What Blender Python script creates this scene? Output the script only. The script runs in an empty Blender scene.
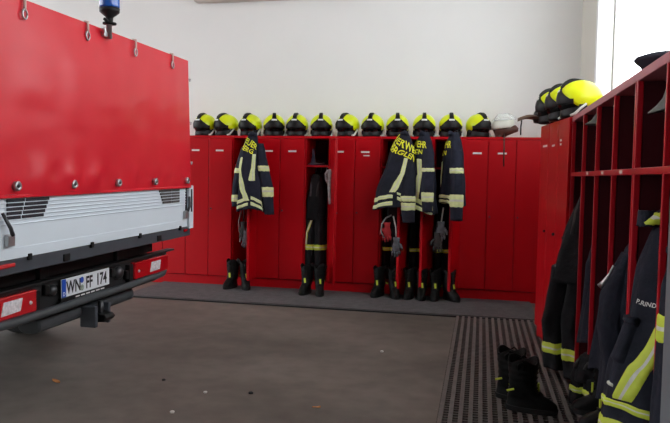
import bpy, bmesh, math, random
from mathutils import Vector, Matrix, noise

S = bpy.context.scene
COL = S.collection
PI = math.pi
R = math.radians
random.seed(7)

# ------------------------------------------------------------------ materials
def mat(name, col, rough=.5, metal=0., var=.0, scale=6., bump=0., bscale=40., coat=0., spec=.5, trans=0., alpha=1., emit=None):
    m = bpy.data.materials.new(name); m.use_nodes = True
    nt = m.node_tree; b = nt.nodes['Principled BSDF']
    b.inputs['Base Color'].default_value = (*col, 1)
    b.inputs['Roughness'].default_value = rough
    b.inputs['Metallic'].default_value = metal
    b.inputs['Specular IOR Level'].default_value = spec
    b.inputs['Coat Weight'].default_value = coat
    b.inputs['Coat Roughness'].default_value = .15
    b.inputs['Transmission Weight'].default_value = trans
    b.inputs['Alpha'].default_value = alpha
    tc = nt.nodes.new('ShaderNodeTexCoord')
    if var:
        n = nt.nodes.new('ShaderNodeTexNoise'); n.inputs['Scale'].default_value = scale
        n.inputs['Detail'].default_value = 6
        nt.links.new(tc.outputs['Object'], n.inputs['Vector'])
        r = nt.nodes.new('ShaderNodeMapRange')
        r.inputs['From Min'].default_value = .3; r.inputs['From Max'].default_value = .7
        r.inputs['To Min'].default_value = 1 - var; r.inputs['To Max'].default_value = 1 + var
        nt.links.new(n.outputs['Fac'], r.inputs['Value'])
        mx = nt.nodes.new('ShaderNodeVectorMath'); mx.operation = 'SCALE'
        mx.inputs[0].default_value = col
        nt.links.new(r.outputs['Result'], mx.inputs['Scale'])
        nt.links.new(mx.outputs['Vector'], b.inputs['Base Color'])
    if bump:
        n2 = nt.nodes.new('ShaderNodeTexNoise'); n2.inputs['Scale'].default_value = bscale
        n2.inputs['Detail'].default_value = 4
        nt.links.new(tc.outputs['Object'], n2.inputs['Vector'])
        bp = nt.nodes.new('ShaderNodeBump'); bp.inputs['Strength'].default_value = bump
        bp.inputs['Distance'].default_value = .01
        nt.links.new(n2.outputs['Fac'], bp.inputs['Height'])
        nt.links.new(bp.outputs['Normal'], b.inputs['Normal'])
    if emit:
        b.inputs['Emission Color'].default_value = (*emit[0], 1)
        b.inputs['Emission Strength'].default_value = emit[1]
    return m

M = {
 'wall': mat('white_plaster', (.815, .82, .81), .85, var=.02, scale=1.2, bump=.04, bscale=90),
 'wall_side': mat('dimmed_white_plaster', (.66, .64, .58), .85, var=.02, scale=1.5, bump=.04, bscale=90),  # beige tone: the weaker light on this wall put into its colour
 'wall_dark': mat('low_bounce_grey', (.22, .22, .22), .9, var=.05, scale=2),  # grey picked to keep light from bouncing off the unseen front wall
 'ceil': mat('ceiling_paint', (.78, .78, .77), .9),
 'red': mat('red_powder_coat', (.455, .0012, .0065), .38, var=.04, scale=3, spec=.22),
 'redin': mat('shaded_maroon_interior', (.050, .004, .008), .6, spec=.2),  # near-black red: shade inside lockers and racks put into the colour
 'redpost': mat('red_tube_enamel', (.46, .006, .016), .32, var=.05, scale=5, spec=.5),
 'rail': mat('pinkish_red_rail', (.44, .115, .145), .42, var=.10, scale=8, spec=.5),  # paler, pinker tone than the red posts
 'label': mat('paper_label', (.75, .72, .68), .7),
 'steel': mat('steel', (.45, .45, .46), .35, metal=.9),
 'dsteel': mat('dark_steel', (.06, .06, .065), .4, metal=.5),
 'black': mat('black_plastic', (.006, .006, .0065), .5, var=.1, spec=.3),
 'gloss': mat('black_visor', (.005, .0045, .0045), .2, spec=.3),
 'hiv': mat('luminous_yellow_shell', (.72, .83, .006), .3, var=.03, spec=.4),
 'badge': mat('silver_badge', (.75, .76, .76), .5),
 'cordg': mat('grey_cord', (.17, .17, .17), .8),
 'strapg': mat('pale_strap', (.55, .56, .52), .8, var=.1, scale=20),
 'navy': mat('navy_aramid_cloth', (.0135, .0155, .026), .85, var=.25, scale=14, bump=.6, bscale=38, spec=.25),
 'navy2': mat('dark_blue_aramid_cloth', (.015, .017, .031), .85, var=.25, scale=14, bump=.6, bscale=38, spec=.25),
 'blk': mat('black_aramid_cloth', (.009, .009, .011), .85, var=.25, scale=14, bump=.6, bscale=34, spec=.25),
 'tapey': mat('lime_yellow_tape', (.58, .68, .055), .6, var=.08, scale=25),
 'tapep': mat('pale_lime_tape', (.70, .75, .36), .6, var=.10, scale=25),
 'tapes': mat('silver_tape', (.62, .62, .54), .45, var=.12, scale=30),
 'ink': mat('yellow_print', (.80, .80, .02), .6),
 'white_ink': mat('white_print', (.7, .7, .68), .6),
 'leather': mat('black_leather', (.005, .005, .005), .5, spec=.14, var=.25, scale=20, bump=.25, bscale=35),
 'rubber': mat('boot_rubber', (.010, .010, .010), .7, var=.2, scale=20, spec=.2),
 'brown': mat('brown_leather', (.075, .028, .018), .5, var=.25, scale=18, bump=.2),
 'ltbrown': mat('tan_leather', (.16, .09, .055), .55, var=.2, scale=18, bump=.2),
 'whel': mat('ivory_helmet_shell', (.70, .71, .62), .3, var=.04),
 'clear': mat('clear_visor', (.9, .93, .92), .08, alpha=.28),
 'ghel': mat('grey_helmet_shell', (.115, .12, .112), .45, var=.15, scale=15),
 'olive': mat('olive_lining', (.16, .15, .07), .7, var=.2),
 'mat': mat('rubber_mat_brown', (.120, .101, .095), .75, var=.18, scale=18, bump=.2),
 'matg': mat('rubber_mat_grey', (.100, .095, .098), .75, var=.18, scale=14, bump=.2),
 'matb': mat('rubber_mat_black', (.008, .008, .008), .8),
 'tarp': mat('red_tarpaulin', (.60, .012, .026), .30, var=.04, scale=2.5, bump=.06, bscale=6, spec=.5),
 'alu': mat('white_coated_aluminium', (.66, .72, .78), .38, var=.02, scale=4),
 'slot': mat('dark_slot', (.012, .011, .018), .6),
 'slot2': mat('grey_slot', (.07, .06, .06), .6),
 'sill': mat('grey_primed_steel', (.052, .058, .07), .45, var=.12, scale=9),
 'chas': mat('black_chassis', (.008, .008, .009), .6),
 'bar': mat('dark_grey_bumper', (.050, .054, .060), .5, var=.12, scale=10),
 'lampr': mat('red_lamp_lens', (.50, .006, .012), .12, spec=.6, coat=.5),
 'lampw': mat('clear_lamp_lens', (.72, .66, .68), .15, spec=.7, var=.25, scale=60),
 'plate': mat('plate_white', (.78, .80, .84), .4),
 'blue': mat('euro_blue', (.01, .07, .45), .4),
 'pink': mat('plate_ink', (.01, .01, .012), .5),
 'seal': mat('plate_seal', (.35, .42, .34), .5, var=.4, scale=70),
 'bluel': mat('blue_beacon_dome', (.008, .09, .42), .12, spec=.6, coat=.4),
 'tyre': mat('tyre', (.012, .012, .012), .8, var=.2, scale=15),
 'rope': mat('hook_strap', (.55, .38, .34), .6),
 'greycab': mat('grey_painted_steel', (.155, .165, .185), .5, var=.04),
 'box': mat('grey_duct_paint', (.62, .58, .55), .7),
 'cap': mat('navy_felt', (.012, .012, .022), .9, var=.2),
 'cloth': mat('grey_white_cloth', (.42, .40, .40), .9, var=.3, scale=25, bump=.4),
 'paper': mat('pale_blue_folder', (.05, .06, .11), .3, var=.3, scale=12),
 'glove': mat('grey_glove_leather', (.10, .10, .115), .8, var=.3, scale=25, bump=.3),
 'gloved': mat('dark_glove_leather', (.03, .028, .028), .8, var=.3, scale=25, bump=.3),
 'gred': mat('red_glove_cloth', (.42, .02, .025), .8, var=.2, scale=20),
 'leaf': mat('orange_leaf', (.50, .20, .06), .8, var=.2, scale=30),
 'crumb': mat('pale_crumb', (.62, .6, .56), .8),
 'frame': mat('white_window_frame', (.80, .81, .82), .45),
 'gasket': mat('grey_gasket', (.35, .37, .38), .6),
 'lampbody': mat('lamp_housing', (.8, .8, .8), .5),
 'tube': mat('lit_tube', (1, 1, 1), .5, emit=((1, .97, .93), 7)),
}

# glass: plain transparent pane with a faint sheen
g = bpy.data.materials.new('window_glass'); g.use_nodes = True
nt = g.node_tree; nt.nodes.remove(nt.nodes['Principled BSDF'])
tr = nt.nodes.new('ShaderNodeBsdfTransparent'); gl = nt.nodes.new('ShaderNodeBsdfGlossy'); gl.inputs['Roughness'].default_value = .03
mx = nt.nodes.new('ShaderNodeMixShader'); mx.inputs[0].default_value = .06
nt.links.new(tr.outputs[0], mx.inputs[1]); nt.links.new(gl.outputs[0], mx.inputs[2])
nt.links.new(mx.outputs[0], nt.nodes['Material Output'].inputs[0])
M['glass'] = g

# concrete floor with worn, dusty mottling
fm = bpy.data.materials.new('concrete_floor'); fm.use_nodes = True
nt = fm.node_tree; b = nt.nodes['Principled BSDF']; b.inputs['Roughness'].default_value = .62
b.inputs['Specular IOR Level'].default_value = .3
tc = nt.nodes.new('ShaderNodeTexCoord')
def nz(scale, detail, sx=1, sy=1):
    mp = nt.nodes.new('ShaderNodeMapping'); mp.inputs['Scale'].default_value = (sx, sy, 1)
    nt.links.new(tc.outputs['Object'], mp.inputs['Vector'])
    n = nt.nodes.new('ShaderNodeTexNoise'); n.inputs['Scale'].default_value = scale; n.inputs['Detail'].default_value = detail
    nt.links.new(mp.outputs[0], n.inputs['Vector']); return n
n1 = nz(.9, 8, .6, 1.0); n2 = nz(7, 8); n3 = nz(38, 3)
cr = nt.nodes.new('ShaderNodeValToRGB')
cr.color_ramp.elements[0].position = .30; cr.color_ramp.elements[0].color = (.088, .074, .063, 1)
cr.color_ramp.elements[1].position = .70; cr.color_ramp.elements[1].color = (.190, .160, .138, 1)
nt.links.new(n1.outputs['Fac'], cr.inputs['Fac'])
c2 = nt.nodes.new('ShaderNodeValToRGB')
c2.color_ramp.elements[0].position = .25; c2.color_ramp.elements[0].color = (.62, .62, .62, 1)
c2.color_ramp.elements[1].position = .65; c2.color_ramp.elements[1].color = (1, 1, 1, 1)
nt.links.new(n2.outputs['Fac'], c2.inputs['Fac'])
mm = nt.nodes.new('ShaderNodeMixRGB'); mm.blend_type = 'MULTIPLY'; mm.inputs['Fac'].default_value = .7
nt.links.new(cr.outputs[0], mm.inputs[1]); nt.links.new(c2.outputs[0], mm.inputs[2])
c3 = nt.nodes.new('ShaderNodeValToRGB')
c3.color_ramp.elements[0].position = .74; c3.color_ramp.elements[0].color = (0, 0, 0, 1)
c3.color_ramp.elements[1].position = .80; c3.color_ramp.elements[1].color = (1, 1, 1, 1)
nt.links.new(n3.outputs['Fac'], c3.inputs['Fac'])
m2 = nt.nodes.new('ShaderNodeMixRGB'); m2.inputs[2].default_value = (.32, .28, .25, 1)
nt.links.new(c3.outputs[0], m2.inputs['Fac']); nt.links.new(mm.outputs[0], m2.inputs[1])
nt.links.new(m2.outputs[0], b.inputs['Base Color'])
bp = nt.nodes.new('ShaderNodeBump'); bp.inputs['Strength'].default_value = .12; bp.inputs['Distance'].default_value = .01
nt.links.new(n2.outputs['Fac'], bp.inputs['Height']); nt.links.new(bp.outputs[0], b.inputs['Normal'])
M['floor'] = fm

# ------------------------------------------------------------------ mesh helpers
class MB:
    def __init__(s): s.v = []; s.f = []; s.mi = []
    def add(s, vs, fs, mi=0, mtx=None):
        o = len(s.v)
        s.v += [tuple(mtx @ Vector(p)) if mtx else tuple(p) for p in vs]
        s.f += [[i + o for i in f] for f in fs]; s.mi += [mi] * len(fs); return s
    def box(s, x0, x1, y0, y1, z0, z1, mi=0, mtx=None):
        vs = [(x0,y0,z0),(x1,y0,z0),(x1,y1,z0),(x0,y1,z0),(x0,y0,z1),(x1,y0,z1),(x1,y1,z1),(x0,y1,z1)]
        return s.add(vs, [[3,2,1,0],[4,5,6,7],[0,1,5,4],[1,2,6,5],[2,3,7,6],[3,0,4,7]], mi, mtx)
    def prism(s, pts, axis, a0, a1, mi=0, mtx=None):
        n = len(pts)
        def P(q, a): return (a, q[0], q[1]) if axis == 'x' else (q[0], a, q[1]) if axis == 'y' else (q[0], q[1], a)
        vs = [P(q, a0) for q in pts] + [P(q, a1) for q in pts]
        fs = [list(range(n))[::-1], list(range(n, 2 * n))] + [[i, (i+1) % n, n + (i+1) % n, n + i] for i in range(n)]
        return s.add(vs, fs, mi, mtx)
    def loft(s, rings, cap0=True, cap1=True, mi=0, mtx=None):
        n = len(rings[0]); vs = [p for r in rings for p in r]; fs = []
        for j in range(len(rings) - 1):
            for i in range(n):
                fs.append([j*n+i, j*n+(i+1) % n, (j+1)*n+(i+1) % n, (j+1)*n+i])
        if cap0: fs.append(list(range(n))[::-1])
        if cap1: fs.append([(len(rings)-1)*n + i for i in range(n)])
        return s.add(vs, fs, mi, mtx)
    def tube(s, pts, r, n=10, mi=0, mtx=None, flat=1.):
        pts = [Vector(p) for p in pts]; rings = []
        rs = r if isinstance(r, (list, tuple)) else [r] * len(pts)
        up = None
        for i, p in enumerate(pts):
            t = (pts[min(i+1, len(pts)-1)] - pts[max(i-1, 0)]).normalized()
            if up is None:
                up = Vector((0,0,1)) if abs(t.z) < .9 else Vector((0,1,0))
            a = t.cross(up).normalized(); b = a.cross(t).normalized(); up = b
            rings.append([p + a*math.cos(2*PI*k/n)*rs[i] + b*math.sin(2*PI*k/n)*rs[i]*flat for k in range(n)])
        return s.loft(rings, mi=mi, mtx=mtx)
    def lathe(s, prof, n=24, mi=0, mtx=None):
        return s.loft([[(r*math.cos(2*PI*k/n), r*math.sin(2*PI*k/n), z) for k in range(n)] for r, z in prof], mi=mi, mtx=mtx)
    def build(s, name, m, parent=None, bevel=0, smooth=False, sub=0, solid=0, loc=None, rot=None):
        me = bpy.data.meshes.new(name); me.from_pydata(s.v, [], s.f)
        for k in (m if isinstance(m, (list, tuple)) else [m]): me.materials.append(M[k])
        for p, i in zip(me.polygons, s.mi): p.material_index = i
        bm = bmesh.new(); bm.from_mesh(me); bmesh.ops.recalc_face_normals(bm, faces=bm.faces); bm.to_mesh(me); bm.free()
        o = bpy.data.objects.new(name, me); COL.objects.link(o)
        if parent: o.parent = parent
        if loc: o.location = loc
        if rot: o.rotation_euler = rot
        if smooth:
            for p in me.polygons: p.use_smooth = True
        if solid:
            d = o.modifiers.new('solid', 'SOLIDIFY'); d.thickness = solid; d.offset = 0
        if bevel:
            d = o.modifiers.new('bevel', 'BEVEL'); d.width = bevel; d.segments = 2; d.limit_method = 'ANGLE'; d.angle_limit = R(40)
        if sub:
            d = o.modifiers.new('sub', 'SUBSURF'); d.levels = sub; d.render_levels = sub
        return o

def tag(o, label, cat, group=None):
    o['label'] = label; o['category'] = cat
    if group: o['group'] = group
    return o
def thing(name, label, cat, loc=(0,0,0), rz=0, group=None):
    o = bpy.data.objects.new(name, None); COL.objects.link(o)
    o.empty_display_size = .1
    o.location = loc; o.rotation_euler = (0, 0, rz)
    return tag(o, label, cat, group)
def struct(o): o['kind'] = 'structure'; return o
def copy_tree(o, parent=None):
    c = o.copy(); COL.objects.link(c)
    if parent: c.parent = parent
    for ch in list(o.children): copy_tree(ch, c)
    return c

def text_mesh(body, size, extrude=0.0, bold=0.0):
    cu = bpy.data.curves.new('lettering', 'FONT'); cu.body = body; cu.size = size; cu.extrude = extrude
    cu.offset = bold; cu.align_x = 'CENTER'; cu.align_y = 'CENTER'; cu.resolution_u = 3
    o = bpy.data.objects.new('lettering', cu); COL.objects.link(o)
    dg = bpy.context.evaluated_depsgraph_get(); dg.update()
    me = bpy.data.meshes.new_from_object(o.evaluated_get(dg))
    vs = [tuple(v.co) for v in me.vertices]; fs = [list(p.vertices) for p in me.polygons]
    bpy.data.objects.remove(o); bpy.data.curves.remove(cu); bpy.data.meshes.remove(me)
    return vs, fs

def lerp_keys(keys, v):
    for i in range(len(keys) - 1):
        if v <= keys[i+1][0] or i == len(keys) - 2:
            a, b = keys[i], keys[i+1]
            t = min(1, max(0, (v - a[0]) / (b[0] - a[0]))); t = t*t*(3-2*t)*.5 + t*.5
            return [a[k] + (b[k] - a[k]) * t for k in range(1, len(a))]

# a hanging cloth surface: keys (v, cx, cy, cz, half-width, half-depth, turn)
class Drape:
    def __init__(s, keys, fold=.10, n=7, seed=0, flat=2.3, hem=(0, 0)):
        s.hem = hem; s.k = keys; s.fold = fold; s.n = n; s.seed = seed; s.e = 2 / flat
    def P(s, u, v):
        cx, cy, cz, a, b, tw = lerp_keys(s.k, v)
        th = 2*PI*u
        sx, sy = -math.sin(th), math.cos(th)
        x = a * math.copysign(abs(sx)**s.e, sx); y = b * math.copysign(abs(sy)**s.e, sy)
        nzv = noise.noise(Vector((sx*1.6, sy*1.6 + s.seed*3.1, v*4.0 + s.seed)))
        f = 1 + s.fold * min(1, .3 + v*1.2) * (math.sin(s.n*th + s.seed*1.7 + 2.2*v) * .55 + nzv * 1.1)
        x *= f; y *= f
        wr = noise.noise(Vector((sx*3 + s.seed, sy*3, v*16))) * .006
        c, sn = math.cos(tw), math.sin(tw)
        hz = s.hem[0]*v**3*math.cos(2*th) + s.hem[1]*v**3*sx*-1
        return Vector((cx + x*c - y*sn, cy + x*sn + y*c, cz + wr + hz))
    def N(s, u, v):
        e = .004
        a = s.P(u+e, v) - s.P(u-e, v); b = s.P(u, min(1, v+e)) - s.P(u, max(0, v-e))
        n = a.cross(b)
        n.normalize()
        cx, cy, cz = lerp_keys(s.k, v)[:3]
        d = s.P(u, v) - Vector((cx, cy, cz)); d.z = 0
        if n.dot(d) < 0: n = -n
        return n
    def mesh(s, nu=56, nv=36):
        m = MB(); rings = [[s.P(i/nu, j/nv) for i in range(nu)] for j in range(nv+1)]
        c = sum(rings[-1], Vector()) / nu
        rings.append([c + (p - c)*.93 + Vector((0,0,.004)) for p in rings[-1]])
        rings.append([c + (p - c)*.85 + Vector((0,0,.06)) for p in rings[-2]])
        m.loft(rings); return m
    def patch(s, fn, ns=24, nt=6, off=.004, split=None):
        """fn(a,b) -> (u,v); a along the band, b across; split=(lo,hi) gives the middle of the band slot 1"""
        m = MB(); vs = []; fs = []
        for i in range(ns+1):
            for j in range(nt+1):
                u, v = fn(i/ns, j/nt)
                edge = i in (0, ns) or j in (0, nt)
                vs.append(s.P(u, v) + s.N(u, v) * (-.003 if edge else off))
        mi = []
        for i in range(ns):
            for j in range(nt):
                fs.append([i*(nt+1)+j, i*(nt+1)+j+1, (i+1)*(nt+1)+j+1, (i+1)*(nt+1)+j])
                t = (j+.5)/nt
                mi.append(1 if split and split[0] < t < split[1] else 0)
        m.v = [tuple(p) for p in vs]; m.f = fs; m.mi = mi; return m
    def band(s, u0, u1, v0, hv, slant=0., split=(.3, .7), off=.005):
        return s.patch(lambda a, b: (u0+(u1-u0)*a, v0 + slant*(a-.5) + (b-.5)*2*hv), 28, 7, off, split)
    def stripe(s, pts, hu, split=(.3, .7), off=.005):
        def fn(a, b):
            t = a*(len(pts)-1); i = min(len(pts)-2, int(t)); t -= i
            u = pts[i][0]+(pts[i+1][0]-pts[i][0])*t; v = pts[i][1]+(pts[i+1][1]-pts[i][1])*t
            return u + (b-.5)*2*hu, v
        return s.patch(fn, 24, 7, off, split)
    def text(s, body, size, u0, v0, per, length, tilt=0., off=.007):
        vs, fs = text_mesh(body, size, 0.0, size*.02); out = []
        ct, st = math.cos(tilt), math.sin(tilt)
        for x, y, z in vs:
            x, y = x*ct - y*st, x*st + y*ct
            u, v = u0 + x/per, v0 - y/length
            out.append(s.P(u, v) + s.N(u, v)*off)
        return out, fs

# ------------------------------------------------------------------ camera and light
cam = bpy.data.cameras.new('camera'); co = bpy.data.objects.new('camera', cam); COL.objects.link(co)
F, YAW, PIT, ROL, CH = 670.59, .2142, .0533, .0187, 1.3477
sy, cy, sp, cp, sr, cr_ = math.sin(YAW), math.cos(YAW), math.sin(PIT), math.cos(PIT), math.sin(ROL), math.cos(ROL)
fw = Vector((-sy*cp, cy*cp, -sp)); rt = Vector((cy, sy, 0)); up = rt.cross(fw)
r2 = cr_*rt + sr*up; u2 = -sr*rt + cr_*up
mw = Matrix((( r2.x, u2.x, -fw.x, 0), (r2.y, u2.y, -fw.y, 0), (r2.z, u2.z, -fw.z, CH), (0, 0, 0, 1)))
co.matrix_world = mw
cam.sensor_width = 36; cam.lens = F*36/670; cam.clip_start = .05; cam.clip_end = 200
S.camera = co
S.view_settings.view_transform = 'Standard'; S.view_settings.look = 'None'
S.view_settings.gamma = 1; S.view_settings.use_curve_mapping = False
S.view_settings.exposure = 0.50

w = bpy.data.worlds.new('overcast_sky'); S.world = w; w.use_nodes = True
wn = w.node_tree; bg = wn.nodes['Background']
bg.inputs['Color'].default_value = (.93, .97, 1.0, 1); bg.inputs['Strength'].default_value = 3.6

def area(name, loc, rot, sx, sy_, power, col=(1,1,1)):
    l = bpy.data.lights.new(name, 'AREA'); l.shape = 'RECTANGLE'; l.size = sx; l.size_y = sy_; l.energy = power; l.color = col
    o = bpy.data.objects.new(name, l); COL.objects.link(o); o.location = loc; o.rotation_euler = rot; return o

# ------------------------------------------------------------------ setting
D = 7.538          # front of the back lockers
RX = .619          # front of the right hand racks
HT = 1.8
WALLY = 8.05; WALLX = 1.05; CEIL = 4.7
struct(MB().box(-40, WALLX+.3, -9, WALLY+12, -.1, 0).build('floor', 'floor'))
struct(MB().box(-10, WALLX+.3, WALLY, WALLY+.3, 0, CEIL).build('wall_back', 'wall'))
# right wall with the window opening
wy0, wy1, wz0, wz1 = 1.0, 7.02, 1.95, 4.2
mw_ = MB(); X0, X1 = WALLX, WALLX+.3
mw_.box(X0, X1, wy1, WALLY, 0, CEIL); mw_.box(X0, X1, -9, wy0, 0, CEIL)
mw_.box(X0, X1, wy0, wy1, 0, wz0); mw_.box(X0, X1, wy0, wy1, wz1, CEIL)
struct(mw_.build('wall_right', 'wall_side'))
struct(MB().box(-10, WALLX+.3, -4.3, WALLY+.3, CEIL, CEIL+.15).build('ceiling', 'ceil'))
struct(MB().box(-10, WALLX+.3, -4.3, -4, 0, CEIL).build('unseen_wall_front', 'wall_dark'))  # unseen wall behind the camera, darkened to cut bounced light
wf = MB()
for a, c in ((wy1-.10, wy1), (6.02, 6.10), (wy0, wy0+.08), (3.4, 3.5)):
    wf.box(X0-.004, X0+.07, a, c, wz0, wz1)
wf.box(X0-.004, X0+.07, wy0, wy1, wz0, wz0+.08); wf.box(X0-.004, X0+.07, wy0, wy1, wz1-.08, wz1)
win = struct(wf.build('window_1', 'frame', bevel=.005))
for a, c in ((6.10, wy1-.10), (3.5, 6.02), (wy0+.08, 3.4)):
    MB().box(X0+.035, X0+.045, a, c, wz0+.08, wz1-.08).build('window_pane', 'glass', win)
MB().box(X0-.008, X0-.003, 6.052, 6.068, wz0, wz1).build('sash_gasket', 'gasket', win)
MB().box(X0-.03, X0-.004, wy0-.03, wy1+.0, wz0-.03, wz0).build('window_sill', 'frame', win)

# ------------------------------------------------------------------ unseen lamps added under the ceiling to light the room
for i, (lx, ly) in enumerate([(-6.8, 5.2), (-4.2, 5.2), (-6.8, 1.5), (-4.2, 1.5)]):
    words = ['far left', 'far right', 'near left', 'near right'][i]
    t = thing('added_ceiling_lamp', 'added unseen twin tube ceiling lamp, %s one above the garage floor' % words, 'lamp', (lx, ly, CEIL-.10), 0, 'added ceiling lamps')
    MB().box(-.7, .7, -.12, .12, .03, .10).build('lamp_housing', 'lampbody', t, bevel=.01)
    for s_ in (-1, 1):
        MB().tube([(-.66, s_*.06, .01), (.66, s_*.06, .01)], .016).build('tube', 'tube', t, smooth=True)  # tubes of the added unseen lamps

# long pale box fixed high on the back wall, and a junction box further left
tag(MB().box(-3.58, .9, WALLY-.13, WALLY-.002, 3.49, 3.85).build('cable_duct', 'box', bevel=.01),
    'long pale grey duct fixed high on the white back wall', 'duct')
jb = MB().box(-7.0, -6.62, WALLY-.1, WALLY-.002, 3.36, 3.6)
tag(jb.build('junction_box', 'box', bevel=.01), 'small grey box high on the wall behind the red tarpaulin', 'box')

# ------------------------------------------------------------------ back row lockers
KX0, KW = -3.484, .2955
OPEN = {2: 92, 5: 117, 8: 81, 9: 71, 10: 74}
LB = {0: -.02, 1: -.01, 3: .01, 4: .0, 6: -.03, 7: -.03, 11: .03, 12: .0}
def locker_door(parent, k, lx, ang, label=True):
    """a door leaf, origin on its right hand hinge, reaching to the left"""
    dw = KW - .007
    name = 'door'
    m = MB().box(-dw, 0, -.018, .0, .125, 1.768)
    m.box(-dw, -dw+.012, 0, .012, .13, 1.76); m.box(-.012, 0, 0, .012, .13, 1.76)
    m.box(-dw, 0, 0, .012, 1.75, 1.764); m.box(-dw, 0, 0, .012, .13, .144)
    d = m.build(name, 'red', parent, bevel=.003, loc=(lx, -.003, 0), rot=(0, 0, R(ang)))
    if ang: d['label'] = 'open red door swung out'
    MB().tube([(-dw+.03, -.018, .93), (-dw+.03, -.034, .93)], .010).build('lock_knob', 'dsteel', d, smooth=False)
    if label:
        ox = LB.get(k, 0)
        MB().box(-dw/2-.048+ox, -dw/2+.048+ox, -.0205, -.0178, 1.612, 1.632).build('name_label', 'label', d)
        if k == 7:
            MB().box(-dw/2-.02+ox, -dw/2+.05+ox, -.0205, -.0178, 1.575, 1.588).build('name_label', 'label', d)
    return d
def locker_unit(k0, label):
    t = thing('locker_unit', label, 'locker', (KX0 + k0*KW, D, 0), 0, 'red lockers along the back wall')
    W = 3*KW
    c = MB(); c.box(.002, W-.002, .0, .49, 0, .115)
    c.box(.002, W-.002, 0, .49, 1.772, HT)
    MB().box(.014, W-.014, .458, .474, .116, 1.771).build('back_panel', 'redin', t)  # dark sheet, its colour carries the shade inside the locker
    c.box(.002, W-.002, .475, .49, .115, 1.772)
    for i in range(4):
        xx = i*KW; a = .002 if i == 0 else xx-.008; b_ = W-.002 if i == 3 else xx+.008
        if i == 0: b_ = .014
        if i == 3: a = W-.014
        c.box(a, b_, .0, .475, .115, 1.772)
    c.build('carcass', 'red', t, bevel=.002)
    for i in range(3):
        k = k0+i
        locker_door(t, k, (i+1)*KW-.0035, OPEN.get(k, 0), k not in OPEN and k >= 0 and k != 13)
        if k in OPEN:
            MB().box(i*KW+.012, (i+1)*KW-.012, .012, .455, 1.445, 1.463).build('shelf', 'red', t)
            for q in range(3):
                hx = (i+.28+.22*q)*KW
                MB().tube([(hx, .2, 1.445), (hx, .2, 1.40), (hx, .18, 1.385), (hx, .165, 1.395)], .004, 6).build('coat_hook', 'steel', t, smooth=True)
    return t
locker_unit(-4, 'red three-door locker unit at the left end, hidden behind the truck')
locker_unit(-1, 'closed red locker unit beside the truck tailgate, left of the first open locker')
locker_unit(2, 'red locker unit with its left door open under the single left jacket')
locker_unit(5, 'red locker unit with one open locker showing trousers and a shelf')
locker_unit(8, 'red locker unit with all three doors open under three hanging jackets')
locker_unit(11, 'closed red locker unit in the right corner under the ivory helmet')

# ------------------------------------------------------------------ three door unit at the head of the right hand racks
ang = math.atan2(5.05-5.95, .62-.50)       # along its front, from far end to near end
t = thing('locker_unit', 'bright red closed locker unit angled at the far end of the racks', 'locker', (.50, 5.95, 0), ang)
LW = math.hypot(.12, .90); dw3 = LW/3
c = MB(); c.box(0, LW, .0, .40, 0, .10); c.box(0, LW, 0, .40, 1.772, HT); c.box(0, LW, .385, .40, .1, 1.772)
for i in range(4):
    c.box(max(0, i*dw3-.008), min(LW, i*dw3+.008), 0, .385, .1, 1.772)
c.build('carcass', 'red', t, bevel=.002)
for i in range(3):
    d = MB().box(-(dw3-.006), 0, -.018, 0, .11, 1.796).build('door', 'red', t, bevel=.003, loc=((i+1)*dw3-.003, -.003, 0))
    if i == 0:
        MB().box(-.20, -.05, -.0205, -.0178, 1.615, 1.632).build('name_label', 'label', d)
    elif i == 1:
        MB().box(-.19, -.10, -.0205, -.0178, 1.607, 1.622).build('name_label', 'label', d)
    else:
        for z in (1.605, 1.635):
            MB().box(-.24, -.20, -.0205, -.0178, z, z+.016).build('name_label', 'label', d)
    MB().tube([(-.03, -.018, .93), (-.03, -.034, .93)], .010).build('lock_knob', 'dsteel', d)

# ------------------------------------------------------------------ open wardrobe racks along the right wall
def rack(y_far, posts, label, labels):
    """root at far front bottom corner; local y runs back toward the camera"""
    t = thing('coat_rack', label, 'rack', (RX, y_far, 0), 0, 'red open wardrobe racks')
    L = posts[-1]; DX = .42
    for py in posts:
        MB().box(0, .024, py-.009, py+.009, .03, 1.762).build('post', 'redpost', t, bevel=.003)
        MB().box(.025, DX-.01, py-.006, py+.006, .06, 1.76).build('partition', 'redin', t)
    MB().box(.0, DX, L-.015, .015, 1.762, HT).build('top_board', 'rail', t, bevel=.003)
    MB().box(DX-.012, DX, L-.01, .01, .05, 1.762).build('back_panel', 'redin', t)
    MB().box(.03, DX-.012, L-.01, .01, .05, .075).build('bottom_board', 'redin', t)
    MB().box(-.002, .012, L-.01, .01, .03, .06).build('foot_rail', 'redpost', t)
    sh = MB().box(.0, DX-.02, L-.012, .012, 1.375, 1.402).build('shelf', 'redpost', t, bevel=.002)
    for ly in labels:
        MB().box(-.003, 0.001, ly-.028, ly+.028, 1.381, 1.397).build('name_label', 'label', sh)
    MB().tube([(.25, .0, 1.335), (.25, L, 1.335)], .011).build('clothes_rail', 'steel', t, smooth=True)
    return t
rack(5.03, [0, -.52, -1.03, -1.53, -1.995], 'long red open rack with dark clothes, next to the angled locker unit', [-.775, -1.28, -1.76])
rack(3.015, [-.012, -.47, -.66], 'near red open rack at the right picture edge, under the navy cap', [])

# grey cabinet at the near end of the racks
t = thing('steel_cabinet', 'grey painted steel cabinet edge at the right picture border', 'cabinet', (.575, 2.27, 0))
MB().box(.02, .45, -.45, 0, 0, 1.8).build('carcass', 'greycab', t, bevel=.004)
d = MB().box(0, .02, -.448, -.002, .05, 1.79).build('door', 'greycab', t, bevel=.004)
MB().box(-.02, 0, -.40, -.38, .9, 1.02).build('handle', 'steel', d, bevel=.003)

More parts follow.
